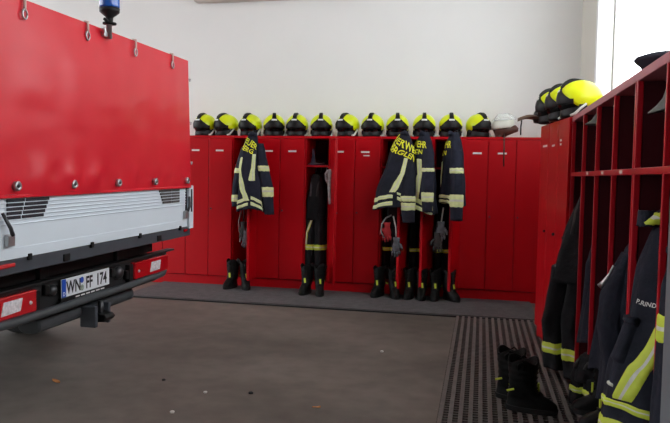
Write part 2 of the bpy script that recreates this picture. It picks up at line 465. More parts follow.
# ------------------------------------------------------------------ rubber mats
def back_mat():
    t = thing('rubber_mat', 'long grey ribbed rubber mat running along the back lockers', 'mat', (-3.75, 6.56, 0))
    L, Wd = 4.30, .95
    MB().box(0, L, 0, Wd, .001, .006).box(0, L, -.028, -.001, .001, .012).build('backing', 'matb', t)
    m = MB()
    for i in range(34):
        y = .012 + i*(Wd-.024)/33
        m.box(0, L, y-.0095, y+.0095, .006, .022)
    for i in range(108):
        x = .015 + i*(L-.03)/107
        m.box(x-.012, x+.012, 0, Wd, .006, .018)
    m.build('rib_grid', 'matg', t)
back_mat()
def side_mat():
    t = thing('rubber_mat', 'brownish slatted rubber grating with dark gaps in front of the right racks', 'mat', (-.205, 1.2, 0))
    L, Wd = 5.31, .80
    MB().box(0, Wd, 0, L, .001, .004).build('backing', 'matb', t)
    m = MB()
    n = 15
    for i in range(n):
        x = .018 + i*(Wd-.036)/(n-1)
        m.prism([(x-.0135, .0), (x+.0135, .0), (x+.0120, .024), (x-.0120, .024)], 'y', 0, L)
    for i in range(128):
        y = .012 + i*(L-.024)/127
        m.box(0, Wd, y-.0065, y+.0065, .003, .011)
    m.build('rib_grid', 'mat', t)
side_mat()

# ------------------------------------------------------------------ fire helmets
def ell(th, ph, rx, ry, rz, cz):
    """th around: 0 = front (-y), positive towards +x; ph: elevation"""
    return Vector((rx*math.sin(th)*math.cos(ph), -ry*math.cos(th)*math.cos(ph), cz + rz*math.sin(ph)))
def ell_patch(rx, ry, rz, cz, t0, t1, plo, phi_, nt_=28, np_=10, thick=.012):
    """patch of an ellipsoid shell; plo / phi_ are functions of th giving the elevation bounds"""
    out = []; inn = []
    for i in range(nt_+1):
        th = t0 + (t1-t0)*i/nt_
        for j in range(np_+1):
            ph = plo(th) + (phi_(th)-plo(th))*j/np_
            out.append(ell(th, ph, rx, ry, rz, cz)); inn.append(ell(th, ph, rx-thick, ry-thick, rz-thick, cz))
    n = np_+1; o = len(out); fs = []
    for i in range(nt_):
        for j in range(np_):
            a = i*n+j; q = [a, a+1, a+n+1, a+n]
            fs.append(q); fs.append([k+o for k in q[::-1]])
    for i in range(nt_):
        for j in (0, np_):
            a = i*n+j; fs.append([a, a+n, a+n+o, a+o])
    for i in (0, nt_):
        for j in range(np_):
            a = i*n+j; fs.append([a, a+1, a+1+o, a+o])
    m = MB(); m.add(out+inn, fs); return m
def make_helmet():
    t = thing('fire_helmet', '', 'helmet'); t.scale = (1.05, 1.05, 1.05)
    fr = lambda th: math.cos(th)          # 1 in front, -1 behind
    # shell: yellow cap, low at the back and sides, high in front
    ell_patch(.125, .148, .128, .125, -PI, PI, lambda th: R(-6 - 22*max(0, min(1, (abs(th)-R(50))/R(30)))), lambda th: R(90), 44, 12).build('shell', 'hiv', t, smooth=True)
    # black brow: peaks in the middle and grows into the crest
    def brow(th):
        x = abs(th)/R(66); return R(-3 + 46*max(0, 1-x*1.15)**1.1)
    ell_patch(.131, .155, .134, .125, -R(66), R(66), lambda th: R(-18), brow, 40, 8, .014).build('brow_plate', 'black', t, smooth=True)
    # crest along the middle of the shell
    m = MB(); rings = []
    for i in range(15):
        ph = R(36 + (96-36)*i/14)
        y = -math.cos(ph)*.148; z = .125 + math.sin(ph)*.128
        hgt = .020*math.sin(PI*min(1, (i+3)/16)) + .003; hw = .026 - .007*i/14
        nrm = Vector((0, -math.cos(ph)/.148, math.sin(ph)/.128)).normalized()
        c0 = Vector((0, y, z))
        rings.append([c0+Vector((-hw, 0, 0))-nrm*.01, c0+Vector((-hw*.8, 0, 0))+nrm*hgt, c0+Vector((hw*.8, 0, 0))+nrm*hgt, c0+Vector((hw, 0, 0))-nrm*.01])
    m.loft(rings).build('crest', 'black', t, bevel=.004, smooth=False)
    # visor, pulled down a little below the brow
    ell_patch(.116, .146, .13, .118, -R(74), R(74), lambda th: R(-46 + 10*abs(th)/R(74)), lambda th: R(0), 30, 8, .006).build('visor', 'gloss', t, smooth=True)
    # black neck and ear skirt
    m = MB(); rings = []
    for z, k in ((.0, 1.0), (.02, 1.02), (.06, .98), (.10, .92)):
        rings.append([(.110*k*math.sin(a), -.134*k*math.cos(a)*(1.0 if math.cos(a) < 0 else .93), z) for a in [2*PI*q/32 for q in range(32)]])
    m.loft(rings).build('neck_guard', 'black', t, smooth=True)
    # ear cups
    for s_ in (-1, 1):
        m = MB(); m.tube([(s_*.095, .0, .055), (s_*.120, .0, .058)], [.036, .030], 16)
        m.build('ear_cup', 'black', t, smooth=False, bevel=.004)
    # reflective badge on the brow
    pts = []
    m = MB(); vs = []
    for i in range(7):
        th = -R(14) + R(28)*i/6
        for ph in (R(20), R(27)):
            vs.append(ell(th, ph, .134, .158, .137, .125))
    m.add(vs, [[2*i, 2*i+1, 2*i+3, 2*i+2] for i in range(6)]).build('badge', 'badge', t, solid=.003)
    # chin strap end lying beside the skirt
    MB().tube([(.118, .02, .085), (.128, -.02, .05), (.126, -.05, .018), (.11, -.075, .008)], [.011, .013, .015, .012], 8, flat=.7).build('chin_strap', 'strapg', t, smooth=True)
    return t
HEL = [  # offset from locker centre, turn
 (0, 0.02, -17), (1, 0.0, -33), (2, 0.01, -15), (3, 0.01, 18), (4, 0.0, 1), (5, 0.0, 9), (6, 0.02, -24), (7, 0.02, -6), (8, 0.01, 7), (9, 0.02, 5), (10, 0.02, 8), (11, 0.03, 36)]
ORD = ['first', 'second', 'third', 'fourth', 'fifth', 'sixth', 'seventh', 'eighth', 'ninth', 'tenth', 'eleventh', 'twelfth']
WHAT = ['closed locker beside the truck', 'closed locker left of the first jacket', 'single jacket on the left', 'closed door right of the single jacket', 'closed door left of the open trouser locker',
        'open locker with trousers', 'closed door right of the open trouser locker', 'closed door left of the three jackets', 'leftmost of the three jackets', 'middle one of the three jackets', 'rightmost of the three jackets', 'closed locker left of the ivory helmet']
hel0 = make_helmet()
first = True
for i, (k, dx, a) in enumerate(HEL):
    h = hel0 if i == 0 else copy_tree(hel0)
    h.location = (KX0 + (k+.5)*KW + dx, D+.17, HT+.001); h.rotation_euler = (0, 0, R(a))
    h['label'] = '%s yellow helmet from the left, above the %s' % (ORD[i], WHAT[i])
    h['group'] = 'yellow helmets on the lockers'
for loc, a, tilt, lab in (((.685, 5.20, HT+.002), -88, 0, 'nearest yellow helmet on the right corner unit, next to the window'),
                    ((.625, 5.46, HT+.002), -86, 0, 'middle yellow helmet on the right corner unit, behind the nearest one'),
                    ((.575, 5.73, HT+.002), -82, 0, 'farthest yellow helmet on the right corner unit, by the brown leather helmet')):
    h = copy_tree(hel0); h.location = loc; h.rotation_euler = (0, R(tilt), R(a)); h.scale = (1.08, 1.08, 1.08)
    h['label'] = lab; h['group'] = 'yellow helmets on the lockers'

# ivory helmet with raised clear visor and brown neck leather
t = thing('fire_helmet', 'ivory helmet with raised clear visor and brown neck leather on the back lockers', 'helmet', (.225, D+.15, HT+.002), R(25))
a = R(22)
sh = ell_patch(.128, .150, .125, .0, -PI, PI, lambda th: R(-16), lambda th: R(90), 36, 10).build('shell', 'whel', t, smooth=True, loc=(-.02, 0, .135), rot=(0, R(-8), 0))
ell_patch(.150, .172, .15, .0, -R(75), R(95), lambda th: R(22), lambda th: R(62), 30, 10, .004).build('visor', 'clear', t, smooth=True, loc=(-.01, 0, .13), rot=(0, R(-6), 0))
m = MB(); rings = []
for z, kx, ky, ox in ((.12, .98, .98, .0), (.085, 1.08, 1.05, .025), (.05, .98, .98, .03), (.02, .60, .66, -.02), (.0, .45, .5, -.05)):
    rings.append([(ox + .122*kx*math.sin(q), -.14*ky*math.cos(q), z + .022*math.sin(q)*kx) for q in [2*PI*k/28 for k in range(28)]])
m.loft(rings).build('neck_leather', 'brown', t, smooth=True)
MB().tube([(-.012+.160*math.cos(q*PI/16)+.03*math.sin(q*PI/16), -.035, .125+.145*math.sin(q*PI/16)) for q in range(17)], .0045, 6).build('visor_rim', 'badge', t, smooth=True)
m = MB().box(-.13, -.10, -.03, .03, .10, .125); m.build('visor_clamp', 'dsteel', t, bevel=.004)
mi_ = Matrix.Rotation(-R(25), 4, 'Z')
def lp(x, y, z): return tuple(mi_ @ Vector((x, y, z)))
MB().tube([lp(.0, -.10, .04), lp(.0, -.16, .012), lp(.0, -.172, -.03), lp(.002, -.174, -.16), lp(.004, -.174, -.32)], .007, 8, flat=.6).build('chin_strap', 'brown', t, smooth=True)

# dark helmet with brown leather neck flap at the far end of the corner unit
t = thing('fire_helmet', 'dark helmet with brown leather flap overhanging the far end of the right corner unit', 'helmet', (.545, 5.87, HT+.002), R(-80))
t.scale = (1.2, 1.2, 1.35)
ell_patch(.105, .12, .09, .045, -PI, PI, lambda th: R(-20), lambda th: R(90), 30, 8).build('shell', 'black', t, smooth=True)
m = MB(); rings = []
for q in range(9):
    s_ = q/8; y = -.06 - .15*s_
    hw = .085*(1-.35*s_**2); zz = .030 + .018*math.sin(PI*s_) - .0*s_
    rings.append([(-hw, y, zz-.006), (-hw*.5, y-.01, zz+.012), (hw*.5, y-.01, zz+.012), (hw, y, zz-.006), (hw*.5, y-.01, zz-.010), (-hw*.5, y-.01, zz-.010)])
m.loft(rings).build('neck_flap', 'ltbrown', t, smooth=True)
MB().tube([(-.03, -.19, .03), (-.03, -.195, -.01), (-.03, -.195, -.062)], .005, 8).build('chin_strap', 'black', t, smooth=True)

# two old grey helmets hanging in the racks, and the cap on top
def grey_helmet(loc, rot, label, sc=1.):
    t = thing('rack_helmet', label, 'helmet', loc, 0, 'grey helmets hanging in the racks'); t.rotation_euler = rot; t.scale = (sc,)*3
    prof = [(.018, .0), (.035, -.004), (.062, -.035), (.085, -.075), (.10, -.105), (.122, -.125), (.150, -.143), (.150, -.148), (.118, -.134), (.094, -.118)]
    MB().loft([[(r*math.cos(2*PI*k/32)*1.12, r*math.sin(2*PI*k/32), z) for k in range(32)] for r, z in prof], cap1=False).build('shell', 'ghel', t, smooth=True)
    MB().lathe([(.093, -.118), (.090, -.135), (.060, -.16), (.03, -.165)], 28).build('lining', 'olive', t, smooth=True)
    MB().tube([(0, 0, -.005), (0, 0, .02), (.0, .012, .035), (0, .02, .02)], .004, 8).build('hanging_loop', 'dsteel', t, smooth=True)
    return t
grey_helmet((.705, 4.24, 1.775), (0, R(2), 0), 'small grey bell-shaped helmet hanging in the rack bay nearest the angled lockers', .66)
grey_helmet((.765, 2.80, 1.815), (0, R(-14), 0), 'larger grey bell-shaped helmet hanging in the near rack at the right edge', 1.12)

t = thing('uniform_cap', 'dark navy cap lying tilted on top of the right racks', 'cap', (.715, 3.16, HT+.025), R(12))
t.scale = (.54, .54, .54)
t.rotation_euler = (R(0), R(-10), R(15))
MB().lathe([(.10, .0), (.112, .03), (.15, .075), (.155, .095), (.13, .115), (.06, .125), (.01, .126)], 32).build('crown', 'cap', t, smooth=True, loc=(.02, 0, .02))
m = MB(); rings = []
for q in range(13):
    aa = R(90 + 180*q/12)*1.0
    c_, s_ = math.cos(aa), math.sin(aa)
    ext = .055*max(0, -c_)
    rings.append([(c_*.104+.02, s_*.104, .025), (c_*(.106+ext)+.02, s_*.106, .022-ext*.3), (c_*(.106+ext)+.02, s_*.106, .016-ext*.3), (c_*.104+.02, s_*.104, .018)])
m.loft(rings).build('peak', 'black', t, smooth=True)

# ------------------------------------------------------------------ garments
def sleeve_drape(pts, rads, seed, fold=.10):
    n = len(pts); keys = []
    for i, (p_, r_) in enumerate(zip(pts, rads)):
        keys.append((i/(n-1), p_[0], p_[1], p_[2], r_[0], r_[1], 0.))
    return Drape(keys, fold, 5, seed, 2.1)
def jacket(label, loc, rz, keys, sleeves, cloth, stripes, bands, text=None, seed=1, group='jackets hung on open locker doors', fold=.15, tape='tapep', split=(.36, .64), hem=(.02, 0)):
    t = thing('fire_jacket', label, 'jacket', loc, rz, group)
    dr = Drape(keys, fold, 7, seed, 2.3, hem)
    dr.mesh().build('body', cloth, t, smooth=True)
    for pts, hu in stripes:
        dr.stripe(pts, hu, split).build('reflective_stripe', [tape, 'tapes'], t, smooth=True)
    for u0, u1, v0, hv, sl in bands:
        dr.band(u0, u1, v0, hv, sl, split).build('reflective_band', [tape, 'tapes'], t, smooth=True)
    # collar
    k0 = lerp_keys(keys, .05)
    MB().tube([(k0[0]-.035, k0[1]-.03, k0[2]+.02), (k0[0], k0[1]-.055, k0[2]+.035), (k0[0]+.035, k0[1]-.03, k0[2]+.02)], [.022, .028, .022], 8).build('collar', cloth, t, smooth=True)
    MB().tube([(k0[0], k0[1], k0[2]), (k0[0], k0[1]+.01, k0[2]+.06), (k0[0], k0[1]+.04, k0[2]+.07), (k0[0], k0[1]+.05, k0[2]+.0)], .006, 6).build('hanging_loop', 'black', t, smooth=True)
    if text:
        for body, size, u0, v0, per, ln, tilt in text:
            vs, fs = dr.text(body, size, u0, v0, per, ln, tilt)
            MB().add(vs, fs).build('lettering', 'ink', t)
    for pts, rads, bs, sd in sleeves:
        sd_ = sleeve_drape(pts, rads, sd)
        so = sd_.mesh(28, 24).build('sleeve', cloth, t, smooth=True)
        for v0, hv in bs:
            sd_.band(0, 1, v0, hv, 0, split).build('reflective_band', [tape, 'tapes'], so, smooth=True)
    return t

def doorx(k, frac=.9):
    hx = KX0 + (k+1)*KW - .0035; a_ = R(OPEN[k]); l_ = .287*frac
    return hx - l_*math.cos(a_), D - .003 - l_*math.sin(a_)

# first jacket, alone on the left
x, y = doorx(2, .95)
jacket('single dark jacket with yellow lettering hung on the leftmost open door', (x+.035, y, 1.795), R(8),
  [(0, .02, .0, .02, .035, .04, 0), (.08, .0, -.01, -.05, .065, .06, 0), (.22, -.015, -.02, -.18, .09, .08, 0), (.45, -.03, -.03, -.40, .115, .09, .1), (.75, .0, -.03, -.66, .15, .095, .12), (1, .0, -.03, -.86, .165, .10, .1)],
  [([(-.07, 0, -.14), (-.125, -.02, -.36), (-.165, -.02, -.58), (-.175, -.02, -.82)], [(.05, .05), (.055, .06), (.05, .055), (.045, .05)], [(.42, .045), (.86, .05)], 3),
   ([(.08, .0, -.10), (.13, -.03, -.34), (.185, -.05, -.58), (.215, -.05, -.90)], [(.05, .06), (.06, .06), (.065, .06), (.055, .05)], [(.40, .05), (.74, .065)], 4)],
  'navy2', [([(.36, .30), (.36, .55), (.46, .88)], .040), ([(.60, .27), (.58, .42), (.53, .60)], .045)],
  [(.32, .485, .865, .022, -.03), (.32, .485, .93, .022, -.03), (.50, .70, .87, .022, .07), (.50, .70, .94, .022, .07)],
  [('FEUER', .080, .49, .135, .62, .9, R(-24)), ('BERG', .080, .45, .210, .70, .9, R(-24))], 2)
# three jackets on the right
x, y = doorx(8, .95)
jacket('grey-blue jacket with large slanted yellow lettering, leftmost of three on open doors', (x+.035, y, 1.80), R(2),
  [(0, .015, 0, .03, .035, .04, 0), (.10, .0, -.01, -.06, .09, .07, .0), (.22, -.005, -.02, -.19, .135, .085, 0), (.5, -.05, -.03, -.42, .155, .09, 0), (.78, -.085, -.03, -.62, .185, .10, 0), (1, -.085, -.03, -.80, .215, .11, 0)],
  [([(.07, .0, -.22), (.07, -.06, -.45), (.07, -.10, -.66), (.085, -.10, -.94)], [(.05, .04), (.075, .06), (.08, .06), (.065, .05)], [(.70, .05), (.80, .045)], 6)],
  'navy', [([(.56, .30), (.55, .5), (.48, .80)], .030)],
  [(.20, .50, .865, .025, -.03), (.20, .50, .945, .027, -.03), (.52, .74, .86, .022, .11), (.52, .74, .925, .022, .11)],
  [('FEUERWEHR', .086, .53, .150, .72, .83, R(-22)), ('BERGLEN', .086, .49, .235, .78, .83, R(-22))], 5)
x, y = doorx(9, .95)
jacket('dark blue jacket turned sideways, middle one of three on open doors', (x+.005, y, 1.80), R(-38),
  [(0, .01, 0, .03, .035, .04, 0), (.10, .0, -.0, -.06, .08, .07, 0), (.25, .0, -.0, -.2, .12, .09, 0), (.5, .0, .0, -.42, .135, .10, 0), (.8, .0, .0, -.66, .15, .11, 0), (1, .0, .0, -.83, .16, .11, 0)],
  [([(.085, -.02, -.16), (.125, -.06, -.36), (.135, -.07, -.56), (.135, -.07, -.82)], [(.05, .055), (.065, .06), (.065, .06), (.055, .05)], [(.36, .05), (.80, .06)], 8),
   ([(-.08, .05, -.16), (-.13, .04, -.36), (-.14, .02, -.56), (-.14, .0, -.78)], [(.05, .05), (.055, .055), (.055, .055), (.05, .05)], [(.42, .05), (.85, .05)], 9)],
  'navy2', [([(.52, .32), (.54, .5), (.49, .86)], .04), ([(.36, .6), (.36, .86)], .025)],
  [(.30, .46, .87, .028, .0), (.30, .46, .95, .028, .0), (.46, .72, .89, .028, .06), (.46, .72, .965, .026, .06)],
  [('FEUERWEHR', .080, .38, .14, .86, .86, R(-4)), ('BERGLEN', .080, .38, .225, .86, .86, R(-4))], 7)
x, y = doorx(10, .95)
jacket('dark blue jacket with broad folded hem stripe, rightmost of three on open doors', (x+.01, y, 1.80), R(-52),
  [(0, .01, 0, .03, .035, .04, 0), (.10, .0, -.0, -.06, .08, .07, 0), (.25, .0, -.0, -.2, .115, .09, 0), (.5, .0, .0, -.42, .125, .11, 0), (.8, .0, .0, -.62, .14, .12, 0), (1, .0, .0, -.74, .15, .125, 0)],
  [([(.085, -.02, -.16), (.13, -.05, -.34), (.15, -.05, -.56), (.155, -.05, -.90)], [(.05, .055), (.065, .065), (.07, .065), (.065, .06)], [(.40, .05), (.80, .06)], 11),
   ([(-.08, .05, -.16), (-.125, .03, -.36), (-.13, .01, -.56), (-.13, .0, -.80)], [(.05, .05), (.055, .055), (.055, .055), (.05, .05)], [(.50, .05), (.85, .05)], 12)],
  'navy2', [([(.36, .34), (.36, .7)], .02)],
  [(.34, .78, .875, .028, .0), (.34, .78, .95, .028, .0)],
  [('FEUERWEHR', .080, .33, .15, .92, .80, 0), ('BERGLEN', .080, .33, .245, .92, .80, 0)], 10)

def trousers(label, loc, rz, H, W, Dp, cloth, seed, legs=(0, 0), band_v=.62, tape='tapey', group='turnout trousers in the lockers', dx=(0, 0), diag=False, bsplit=(.36, .64), hv=.035, ox=0.):
    """hangs from z=0 down to -H; two legs below the seat"""
    t = thing('turnout_trousers', label, 'trousers', loc, rz, group)
    up_ = Drape([(0, ox, 0, 0, W*.42, Dp*.5, 0), (.15, ox, 0, -.05*H, W*.55, Dp*.7, 0), (.5, ox*.7+dx[0]*.3, 0, -.25*H, W*.86, Dp*.95, 0), (1, dx[0]*.6, 0, -.50*H, W*.95, Dp, 0)], .10, 6, seed)
    up_.mesh(44, 20).build('waist', cloth, t, smooth=True)
    for s_, nm in ((-1, 'l'), (1, 'r')):
        lg = Drape([(0, s_*W*.40+dx[0]*.5, 0, -.42*H, W*.50, Dp*.9, 0), (.5, s_*W*.45+dx[0], -.01, -.72*H, W*.50, Dp*.85, 0), (1, s_*W*.46+dx[1], -.012, -H*(1-legs[0 if s_ < 0 else 1]), W*.50, Dp*.8, 0)], .11, 5, seed+s_*2)
        lo = lg.mesh(36, 24).build('trouser_leg', cloth, t, smooth=True)
        lg.band(0, 1, band_v, hv, 0, bsplit).build('reflective_band', [tape, 'tapes'], lo, smooth=True)
        if diag and s_ < 0:
            lg.stripe([(.62, .06), (.45, .35), (.42, band_v-.03)], .035, (.3, .7)).build('reflective_stripe', [tape, 'tapes'], lo, smooth=True)
    for s_ in (-1, 1):
        MB().tube([(ox+s_*W*.3, -Dp*.4, -.02), (ox*.8+s_*W*.32, -Dp*.75, -.12*H), (ox*.7+s_*W*.3, -Dp*.98, -.24*H)], .011, 6, flat=.5).build('brace', 'gloved' if s_ > 0 or not diag else 'glove', t, smooth=True)
    return t
kc = lambda k: KX0 + (k+.5)*KW
trousers('black trousers with yellow band standing over boots in the single open trouser locker', (kc(5)-.02, D+.10, 1.36), R(-6), 1.06, .128, .13, 'blk', 21, band_v=.66, dx=(0, 0), diag=True, hv=.052)
trousers('black trousers behind the two-tone gloves, under the leftmost of the three jackets', (kc(8)-.03, D+.16, 1.33), R(0), 1.02, .10, .11, 'blk', 23, band_v=.65, tape='tapey')
trousers('black trousers with pale brace, under the middle one of the three jackets', (kc(9)-.02, D+.16, 1.33), R(4), 1.02, .10, .11, 'blk', 25, band_v=.65, tape='tapey')
trousers('black trousers under the rightmost of the three jackets', (kc(10)-.03, D+.16, 1.33), R(-4), 1.02, .10, .11, 'blk', 27, band_v=.65, tape='tapey')

# clothes on the right hand racks
trousers('big black trousers with yellow ankle band bulging out beside the angled lockers', (.690, 4.70, 1.30), R(-38), 1.265, .165, .17, 'blk', 31, band_v=.77, dx=(-.105, -.07), tape='tapey', group='clothes on the right racks', legs=(.03, .0), hv=.05, ox=.06)
def rack_jacket(label, loc, rz, keys, cloth, seed, stripes=(), bands=(), sleeves=(), split=(.39, .61), fold=.12):
    t = jacket(label, loc, rz, keys, sleeves, cloth, stripes, bands, None, seed, 'clothes on the right racks', fold, 'tapey', split)
    return t
rack_jacket('slim dark blue jacket in the second rack bay from the angled lockers', (.80, 4.26, 1.24), R(-45),
  [(0, 0, 0, 0, .03, .03, 0), (.2, -.0, -.01, -.16, .07, .07, 0), (.6, -.02, -.03, -.48, .12, .10, 0), (1, -.03, -.05, -.88, .15, .11, 0)], 'navy', 33,
  sleeves=[([(-.06, -.02, -.16), (-.10, -.06, -.4), (-.10, -.08, -.62), (-.08, -.08, -.84)], [(.045, .05), (.055, .055), (.055, .05), (.05, .045)], [], 3)])
rack_jacket('dark blue jacket with a metal snap hook, in the third rack bay', (.79, 3.76, 1.18), R(-45),
  [(0, 0, 0, 0, .03, .03, 0), (.2, -.0, -.01, -.14, .08, .07, 0), (.6, -.01, -.03, -.46, .13, .11, 0), (1, -.02, -.05, -.84, .15, .12, 0)], 'navy', 35,
  sleeves=[([(.05, -.03, -.14), (.09, -.09, -.36), (.10, -.12, -.56), (.10, -.12, -.80)], [(.05, .05), (.06, .06), (.06, .055), (.05, .045)], [], 4)])
tj = rack_jacket('navy jacket with a pocket clip between the two nearest full posts', (.745, 3.27, 1.14), R(-40),
  [(0, .0, 0, 0, .03, .03, 0), (.15, .0, -.01, -.10, .09, .07, 0), (.5, -.0, -.03, -.38, .13, .11, 0), (1, -.02, -.05, -.80, .15, .12, 0)], 'navy', 37,
  sleeves=[([(-.05, -.03, -.12), (-.09, -.09, -.30), (-.09, -.12, -.46), (-.07, -.11, -.66)], [(.05, .05), (.062, .06), (.06, .055), (.05, .045)], [], 6)])
MB().tube([(-.06, -.175, -.17), (-.075, -.185, -.21), (-.10, -.19, -.25), (-.115, -.19, -.27)], [.006, .005, .009, .014], 8, flat=.6).build('snap_hook', 'steel', tj, smooth=True)

NEARKEYS = [(0, .05, .03, .0, .03, .03, 0), (.12, .045, .0, -.07, .075, .06, 0), (.30, .03, -.01, -.22, .105, .08, 0), (.50, .015, -.02, -.42, .115, .09, 0), (.68, -.02, -.03, -.60, .14, .10, 0), (.85, -.04, -.03, -.76, .15, .105, 0), (1, -.045, -.03, -.93, .16, .11, 0)]
# the large near jacket: hangs out of the near bay, lower edge toward the camera
bj = rack_jacket('large navy jacket with broad lime and silver stripes hanging out of the near rack', (.69, 2.80, 1.24), R(-38),
  NEARKEYS, 'navy', 41,
  stripes=[([(.60, .42), (.55, .60), (.465, .84)], .045)],
  bands=[(.22, .74, .865, .022, .03), (.22, .74, .945, .024, .03)],
  fold=.09)
dr = Drape(NEARKEYS, .09, 7, 41, 2.3, (.02, 0))
vs, fs = dr.text('P.RIND', .019, .475, .43, .62, .92, R(-8)); MB().add(vs, fs).build('name_lettering', 'white_ink', bj)
dr.patch(lambda a_, b_: (.33+.13*a_, .50+.19*b_), 8, 8, .016).build('chest_pocket', 'navy', bj, smooth=True)
dr.patch(lambda a_, b_: (.325+.14*a_, .49+.05*b_), 8, 4, .024).build('pocket_flap', 'navy', bj, smooth=True)
dr.patch(lambda a_, b_: (.37+.06*a_, .765+.014*b_ + .012*a_), 6, 4, .008).build('cloth_tag', 'tapes', bj, smooth=True)
# another garment above it: dark sleeve with lime cuff
t = thing('fire_jacket', 'dark jacket with a lime collar patch pushed behind the large navy jacket', 'jacket', (.755, 2.84, 1.33), R(-20), 'clothes on the right racks')
d2 = Drape([(0, 0.03, 0.06, 0, .03, .03, 0), (.3, 0.03, 0.06, -.12, .08, .05, 0), (1, 0.03, .06, -.8, .10, .06, 0)], .1, 6, 43)
d2.mesh(40, 24).build('body', 'navy', t, smooth=True)
sl = sleeve_drape([(.04, -.06, -.06), (-.03, -.08, -.10), (-.10, -.09, -.155)], [(.04, .04), (.046, .042), (.04, .035)], 2)
so = sl.mesh(24, 16).build('collar', 'navy', t, smooth=True)
sl.band(0, 1, .70, .22, 0, (.36, .64)).build('reflective_band', ['tapey', 'tapes'], so, smooth=True)
rack_jacket('dark jacket with one lime band squeezed between the last red post and grey cabinet', (.665, 2.43, 1.12), R(-20),
  [(0, 0, 0, 0, .03, .03, 0), (.2, 0, -.0, -.12, .06, .06, 0), (.6, .0, -.0, -.5, .075, .07, 0), (1, .0, -.0, -.95, .08, .075, 0)], 'navy', 45,
  bands=[(0, 1, .36, .045, 0)], fold=.06)

# ------------------------------------------------------------------ boots
def boot_rings(zs, tab):
    rings = []
    for z in zs:
        fx, bx, hw = lerp_keys(tab, z)
        rg = []
        for k in range(28):
            a_ = 2*PI*k/28; c_, s_ = math.cos(a_), math.sin(a_)
            cx = (fx+bx)/2; hx = (fx-bx)/2
            x_ = cx + hx*math.copysign(abs(c_)**.85, c_)
            # narrower at the heel than at the ball of the foot
            wk = hw*(.82 + .18*(x_-bx)/(fx-bx+1e-6)) if z < .1 else hw
            rg.append((x_, wk*math.copysign(abs(s_)**.9, s_), z))
        rings.append(rg)
    return rings
BT = [(0, .185, -.085, .050), (.03, .192, -.088, .053), (.06, .185, -.084, .052), (.085, .155, -.082, .052), (.105, .110, -.080, .052), (.13, .086, -.078, .054), (.17, .072, -.076, .058), (.22, .074, -.078, .063), (.28, .080, -.084, .068), (.34, .082, -.088, .070)]
def make_boot():
    t = bpy.data.objects.new('boot', None); COL.objects.link(t)
    zs = [.022 + (.33-.022)*i/26 for i in range(27)]
    rg = boot_rings(zs, BT)
    for i, z in enumerate(zs):                      # leather creases and an uneven top edge
        k = 1 + .028*math.sin(z*150)*(1 if .1 < z < .3 else .3)
        cx = sum(p_[0] for p_ in rg[i])/28
        rg[i] = [(cx+(p_[0]-cx)*k, p_[1]*k, p_[2] + (.018*math.sin(3*math.atan2(p_[1], p_[0]-cx)) if i > 24 else 0)) for p_ in rg[i]]
    c_ = [(sum(p_[0] for p_ in rg[-1])/28, 0)]
    rg.append([(c_[0][0]+(p_[0]-c_[0][0])*.86, p_[1]*.86, p_[2]-.002) for p_ in rg[-1]])
    rg.append([(c_[0][0]+(p_[0]-c_[0][0])*.80, p_[1]*.80, .16) for p_ in rg[-1]])
    MB().loft(rg).build('upper', 'leather', t, smooth=True)
    s_ = MB(); s_.loft(boot_rings([.0, .006, .028, .034], [(0, .190, -.090, .054), (.034, .196, -.094, .057)]))
    s_.build('sole', 'rubber', t, smooth=False, bevel=.003)
    # toe cap, side strips, pull loops, front fastener
    tc_ = MB(); tc_.loft([[(p_[0]*1.0+.004, p_[1]*1.06, p_[2]) for p_ in r_ if p_[0] > .09] for r_ in boot_rings([.03, .05, .066, .08], BT) if len([p_ for p_ in r_ if p_[0] > .09]) == len([p_ for p_ in boot_rings([.03], BT)[0] if p_[0] > .09])], cap0=False, cap1=False)
    if len(tc_.v): tc_.build('toe_cap', 'rubber', t, smooth=True)
    for sy_ in (-1, 1):
        MB().box(-.03, .012, sy_*.058-.004, sy_*.058+.004, .15, .162, mtx=Matrix.Rotation(R(-20), 4, 'Y')).build('reflective_strip', 'tapey', t, bevel=.002)
        MB().tube([(-.02, sy_*.066, .28), (-.02, sy_*.079, .315), (-.005, sy_*.081, .33), (.01, sy_*.079, .315), (.01, sy_*.066, .28)], .006, 6).build('pull_loop', 'leather', t, smooth=True)
    m = MB()
    for q in range(6):
        z = .12 + q*.032; fx = lerp_keys(BT, z)[0]
        m.tube([(fx-.010, -.026, z), (fx+.004, 0, z+.006), (fx-.010, .026, z)], .0045, 6)
    m.build('lacing', 'rubber', t, smooth=True)
    MB().box(.078, .090, .012, .034, .13, .185, mtx=Matrix.Rotation(R(6), 4, 'X')).build('front_tab', 'tapey', t, bevel=.002)
    return t
b0 = make_boot(); usedb = [False]
def boot(x, y, rz, label, group, tilt=0, z=.0, sc=1., zs=1.):
    b_ = copy_tree(b0) if usedb[0] else b0
    usedb[0] = True
    b_.name = 'boot'; b_.location = (x, y, z); b_.rotation_euler = (R(tilt), 0, R(rz)); b_.scale = (sc, sc, sc*zs)
    tag(b_, label, 'boot', group)
MZ = .0225
G = 'black boots along the back lockers'
bx_ = lambda k: KX0 + (k+.5)*KW
for (xa, ya, ra), (xb, yb, rb), desc in (
   ((-2.81, 7.36, -100), (-2.655, 7.35, -62), 'pair under the single jacket on the left'),
   ((-1.885, 7.26, -98), (-1.735, 7.24, -76), 'pair under the black trousers with yellow band'),
   ((-1.075, 7.36, -108), (-.915, 7.33, -72), 'pair under the leftmost of the three jackets'),
   ((-.735, 7.35, -98), (-.61, 7.34, -84), 'pair under the middle one of the three jackets'),
   ((-.455, 7.35, -95), (-.315, 7.34, -50), 'pair under the rightmost of the three jackets')):
    boot(xa, ya, ra, 'left black boot of the ' + desc, G, z=MZ, sc=.97)
    boot(xb, yb, rb, 'right black boot of the ' + desc, G, z=MZ, sc=.97)
